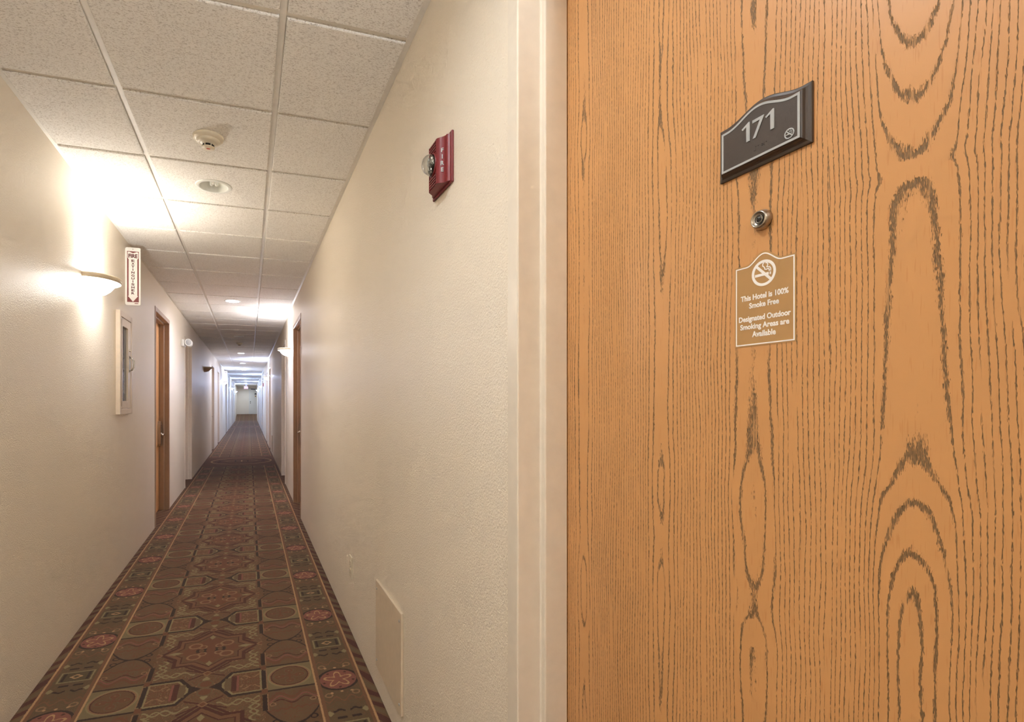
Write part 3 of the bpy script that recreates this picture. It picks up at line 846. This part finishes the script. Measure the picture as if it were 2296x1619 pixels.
for s_ in (-1, 1):
    r_ = obj('receptacle', lathe(bmesh.new(), [(.017, .005), (.017, .0075), (.0155, .008), (0, .008)], 24), IVORY, ou); r_.location = (0, s_ * .022, 0)
    for hx_, hh in ((-.006, .009), (.006, .0075)):
        obj('slot', B(hx_ - .0012, hx_ + .0012, -.001, -.001 + hh, .0078, .0083), BLACKP, r_)
    obj('ground_hole', lathe(bmesh.new(), [(.0026, .0078), (.0026, .0083), (0, .0083)], 10, oy=-.008), BLACKP, r_)
obj('screw', lathe(bmesh.new(), [(.003, .006), (.0028, .0075), (0, .008)], 10), SILVER, ou)

# ------------------------------------------------------------------ extinguisher sign (projecting from the left wall)
def ext_sign(y, label):
    s = empty('extinguisher_sign', (XL, y, 2.052), ROT_F); tag(s, label, 'sign', 'projecting extinguisher signs')
    w, h = .108, .452
    def rr(x0, x1, y0, y1, r):
        out = []
        for cx_, cy_, a in ((x1 - r, y0 + r, -90), (x1 - r, y1 - r, 0), (x0 + r, y1 - r, 90), (x0 + r, y0 + r, 180)):
            out += [(cx_ + r * math.cos(math.radians(a + t)), cy_ + r * math.sin(math.radians(a + t))) for t in (0, 30, 60, 90)]
        return out
    obj('panel', prism(bmesh.new(), rr(.002, w, 0, h, .010), -.0015, .0015), SIGNW, s)
    obj('mounting_flange', B(0, .003, .01, h - .01, -.03, .002), SIGNW, s)
    for zz in (.10, h - .10):
        o = obj('screw', lathe(bmesh.new(), [(.004, 0), (.003, .002), (0, .0025)], 10), BRONZE_EDGE, s)
        o.matrix_local = Matrix.Translation((.003, zz, -.016)) @ Matrix.Rotation(math.pi / 2, 4, 'Y')
    x0, x1, y0, y1 = .013, w - .012, .024, h - .030
    obj('maroon_field', prism(bmesh.new(), [(x0, y0), (x1, y0), (x1, y1), (x0, y1)], .0012, .0019), SIGNR, s)
    xc = (x0 + x1) / 2; ar = .0305
    pts = [(xc, y0 + .003), (xc + .036, y0 + .048), (xc + ar, y0 + .048), (xc + ar, y1 - .063), (x1 - .004, y1 - .052), (x1 - .004, y1 - .006), (xc + .026, y1 - .004), (xc, y1 - .014), (xc - .026, y1 - .004), (x0 + .004, y1 - .006), (x0 + .004, y1 - .052), (xc - ar, y1 - .063), (xc - ar, y0 + .048), (xc - .036, y0 + .048)]
    obj('white_arrow', prism(bmesh.new(), pts, .0018, .0023), SIGNW, s)
    o = obj('fire_lettering', text_mesh('FIRE', .0295, .045, .064, .0004), SIGNI, s); o.location = (xc, y1 - .050, .0022)
    wd = 'EXTINGUISHER'
    for i, ch_ in enumerate(wd):
        o = obj('letter', text_mesh(ch_, .0172, .045, .006 if ch_ == 'I' else .0225, .0004), SIGNI, s)
        o.location = (xc, y1 - .0815 - i * .0232, .0022)
    o = obj('maker_print', B(w - .042, w - .016, .011, .017, .0014, .0018), SIGNR, s)
    o = obj('top_hole', lathe(bmesh.new(), [(.003, .0012), (.003, .0018), (0, .0018)], 10, ox=xc, oy=h - .013), BLACKP, s)
    return s
ext_sign(4.60, 'white and maroon FIRE EXTINGUISHER sign with a down arrow, above the cabinet')
ext_sign(21.7, 'extinguisher sign projecting from the wall far beyond the carpet medallion')

# ------------------------------------------------------------------ extinguisher cabinet
cb = empty('extinguisher_cabinet', (XL, 4.50, 1.20), ROT_L); tag(cb, 'almond fire extinguisher cabinet with narrow grey glass and chrome pull', 'cabinet')
cw, chh = .215, .765
bm = bmesh.new()
box(bm, -cw, -cw + .042, 0, chh, 0, .030, bev=.002); box(bm, cw - .042, cw, 0, chh, 0, .030, bev=.002)
box(bm, -cw + .042, cw - .042, 0, .042, 0, .030, bev=.002); box(bm, -cw + .042, cw - .042, chh - .042, chh, 0, .030, bev=.002)
obj('trim_frame', bm, CABP, cb)
dx0, dx1, dz0, dz1 = -cw + .044, cw - .044, .045, chh - .045
gx0, gx1, gz0, gz1 = -.115, .070, .100, .660
bm = bmesh.new()
box(bm, dx0, gx0, dz0, dz1, .004, .026, bev=.0012); box(bm, gx1, dx1, dz0, dz1, .004, .026, bev=.0012)
box(bm, gx0, gx1, dz0, gz0, .004, .026); box(bm, gx0, gx1, gz1, dz1, .004, .026)
dr_ = obj('cabinet_door', bm, CABP, cb)
obj('glass_panel', B(gx0, gx1, gz0, gz1, .008, .013), CGLASS, dr_)
bm = tube(bmesh.new(), [(.118, .335, .026), (.118, .345, .045), (.118, .365, .056), (.118, .39, .058), (.118, .415, .056), (.118, .435, .045), (.118, .445, .026)], .006, 10)
obj('pull_handle', bm, CHROME, dr_, True)
obj('handle_plate', B(.100, .136, .325, .455, .0255, .029, bev=.001), CHROME, dr_)
o = obj('cam_lock', lathe(bmesh.new(), [(.011, 0), (.011, .006), (.008, .008), (0, .008)], 20), CHROME, dr_, True); o.location = (.118, .497, .026)
obj('hinge', tube(bmesh.new(), [(dx0 - .003, .06, .029), (dx0 - .003, chh - .06, .029)], .004, 8), METAL, cb)

# ------------------------------------------------------------------ emergency light
em = empty('emergency_light', (XL, 8.22, 2.135), ROT_L); tag(em, 'white emergency light with a round swivel head, between the first two doors', 'emergency light')
obj('housing', B(-.10, .10, -.045, .055, 0, .045, bev=.012, seg=3), WPLAST, em, True)
for sx in (-1, 1):
    hd = empty('tmp', (0, 0, 0)); bpy.data.objects.remove(hd)
    bm = lathe(bmesh.new(), [(0, -.035), (.026, -.033), (.044, -.018), (.052, .006), (.052, .020), (.047, .024), (.042, .018), (0, .016)], 28)
    h_ = obj('lamp_head', bm, WPLAST, em, True)
    h_.matrix_local = Matrix.Translation((sx * .062, .012, .088)) @ Matrix.Rotation(math.radians(-62 if sx < 0 else 62), 4, 'Y')
    obj('lens', lathe(bmesh.new(), [(.041, .0185), (.03, .022), (0, .024)], 24), SILVER, h_, True)
    o = obj('swivel_neck', tube(bmesh.new(), [(sx * .055, .012, .04), (sx * .060, .012, .075)], .012, 10), WPLAST, em, True)

# ------------------------------------------------------------------ end wall: door, exit sign
ed = empty('door_%d' % idx, (.475, Y1, RAMPZ), ROT_F); tag(ed, 'white panelled door in the end wall above the carpet ramp', 'door', kind='structure')
bm = bmesh.new()
for a in ((-.50, -.452, 0, 2.03), (.452, .50, 0, 2.03), (-.50, .50, 1.985, 2.03)): box(bm, a[0], a[1], a[2], a[3], 0, .02, bev=.003)
obj('door_frame', bm, ENDP, ed)
obj('leaf', B(-.45, .45, 0, 1.98, 0, .012), ENDP, ed)
for (x0, x1) in ((-.36, -.05), (.05, .36)):
    for (z0, z1) in ((.15, .62), (.78, 1.28), (1.42, 1.85)):
        bm = bmesh.new(); stroke(bm, [(x0, z0), (x1, z0), (x1, z1), (x0, z1)], .02, .012, .018, True); obj('panel_moulding', bm, ENDP, ed)
for zz in (.86, .98): 
    o = obj('door_knob' if zz < .9 else 'deadbolt', lathe(bmesh.new(), [(.03, 0), (.03, .012), (.016, .02), (.022, .04), (.018, .055), (0, .06)], 16), BRONZE_EDGE, ed, True); o.location = (-.38, zz, .012)
obj('door_closer', B(-.36, .0, 1.93, 1.975, .012, .06, bev=.004), BRONZE_EDGE, ed)
e2 = empty('room_number_sign', (.48, Y1 - .012, RAMPZ + 1.53), ROT_F); tag(e2, 'small dark arched plaque on the white end door', 'sign')
obj('plate', prism(bmesh.new(), outline(.075, 0, .085, .03), 0, .012), BRONZE_EDGE, e2)
e3 = empty('smoke_free_sticker', (.48, Y1 - .012, RAMPZ + 1.34), ROT_F); tag(e3, 'small framed sticker under the plaque on the white end door', 'sticker')
obj('backing', prism(bmesh.new(), stick_outline(.05, 0, .12, .014), 0, .002), STICK, e3)
obj('border', stroke(bmesh.new(), stick_outline(.047, .003, .117, .013), .004, .0015, .003, True), PRINT_W, e3)

ex = empty('exit_sign', (-.21, 39.3, 2.245), ROT_F); tag(ex, 'white hanging EXIT sign with red letters before the ramp', 'sign')
obj('housing', B(-.15, .15, 0, .20, -.03, .03, bev=.008), WPLAST, ex)
obj('canopy', B(-.06, .06, .20, ZC - TEG - 2.245, -.02, .02), WPLAST, ex)
o = obj('exit_lettering', text_mesh('EXIT', .135, .03, .24, .004), glow('red_exit_letters', (1.0, .10, .10), 1.2), ex); o.location = (0, .032, .03)
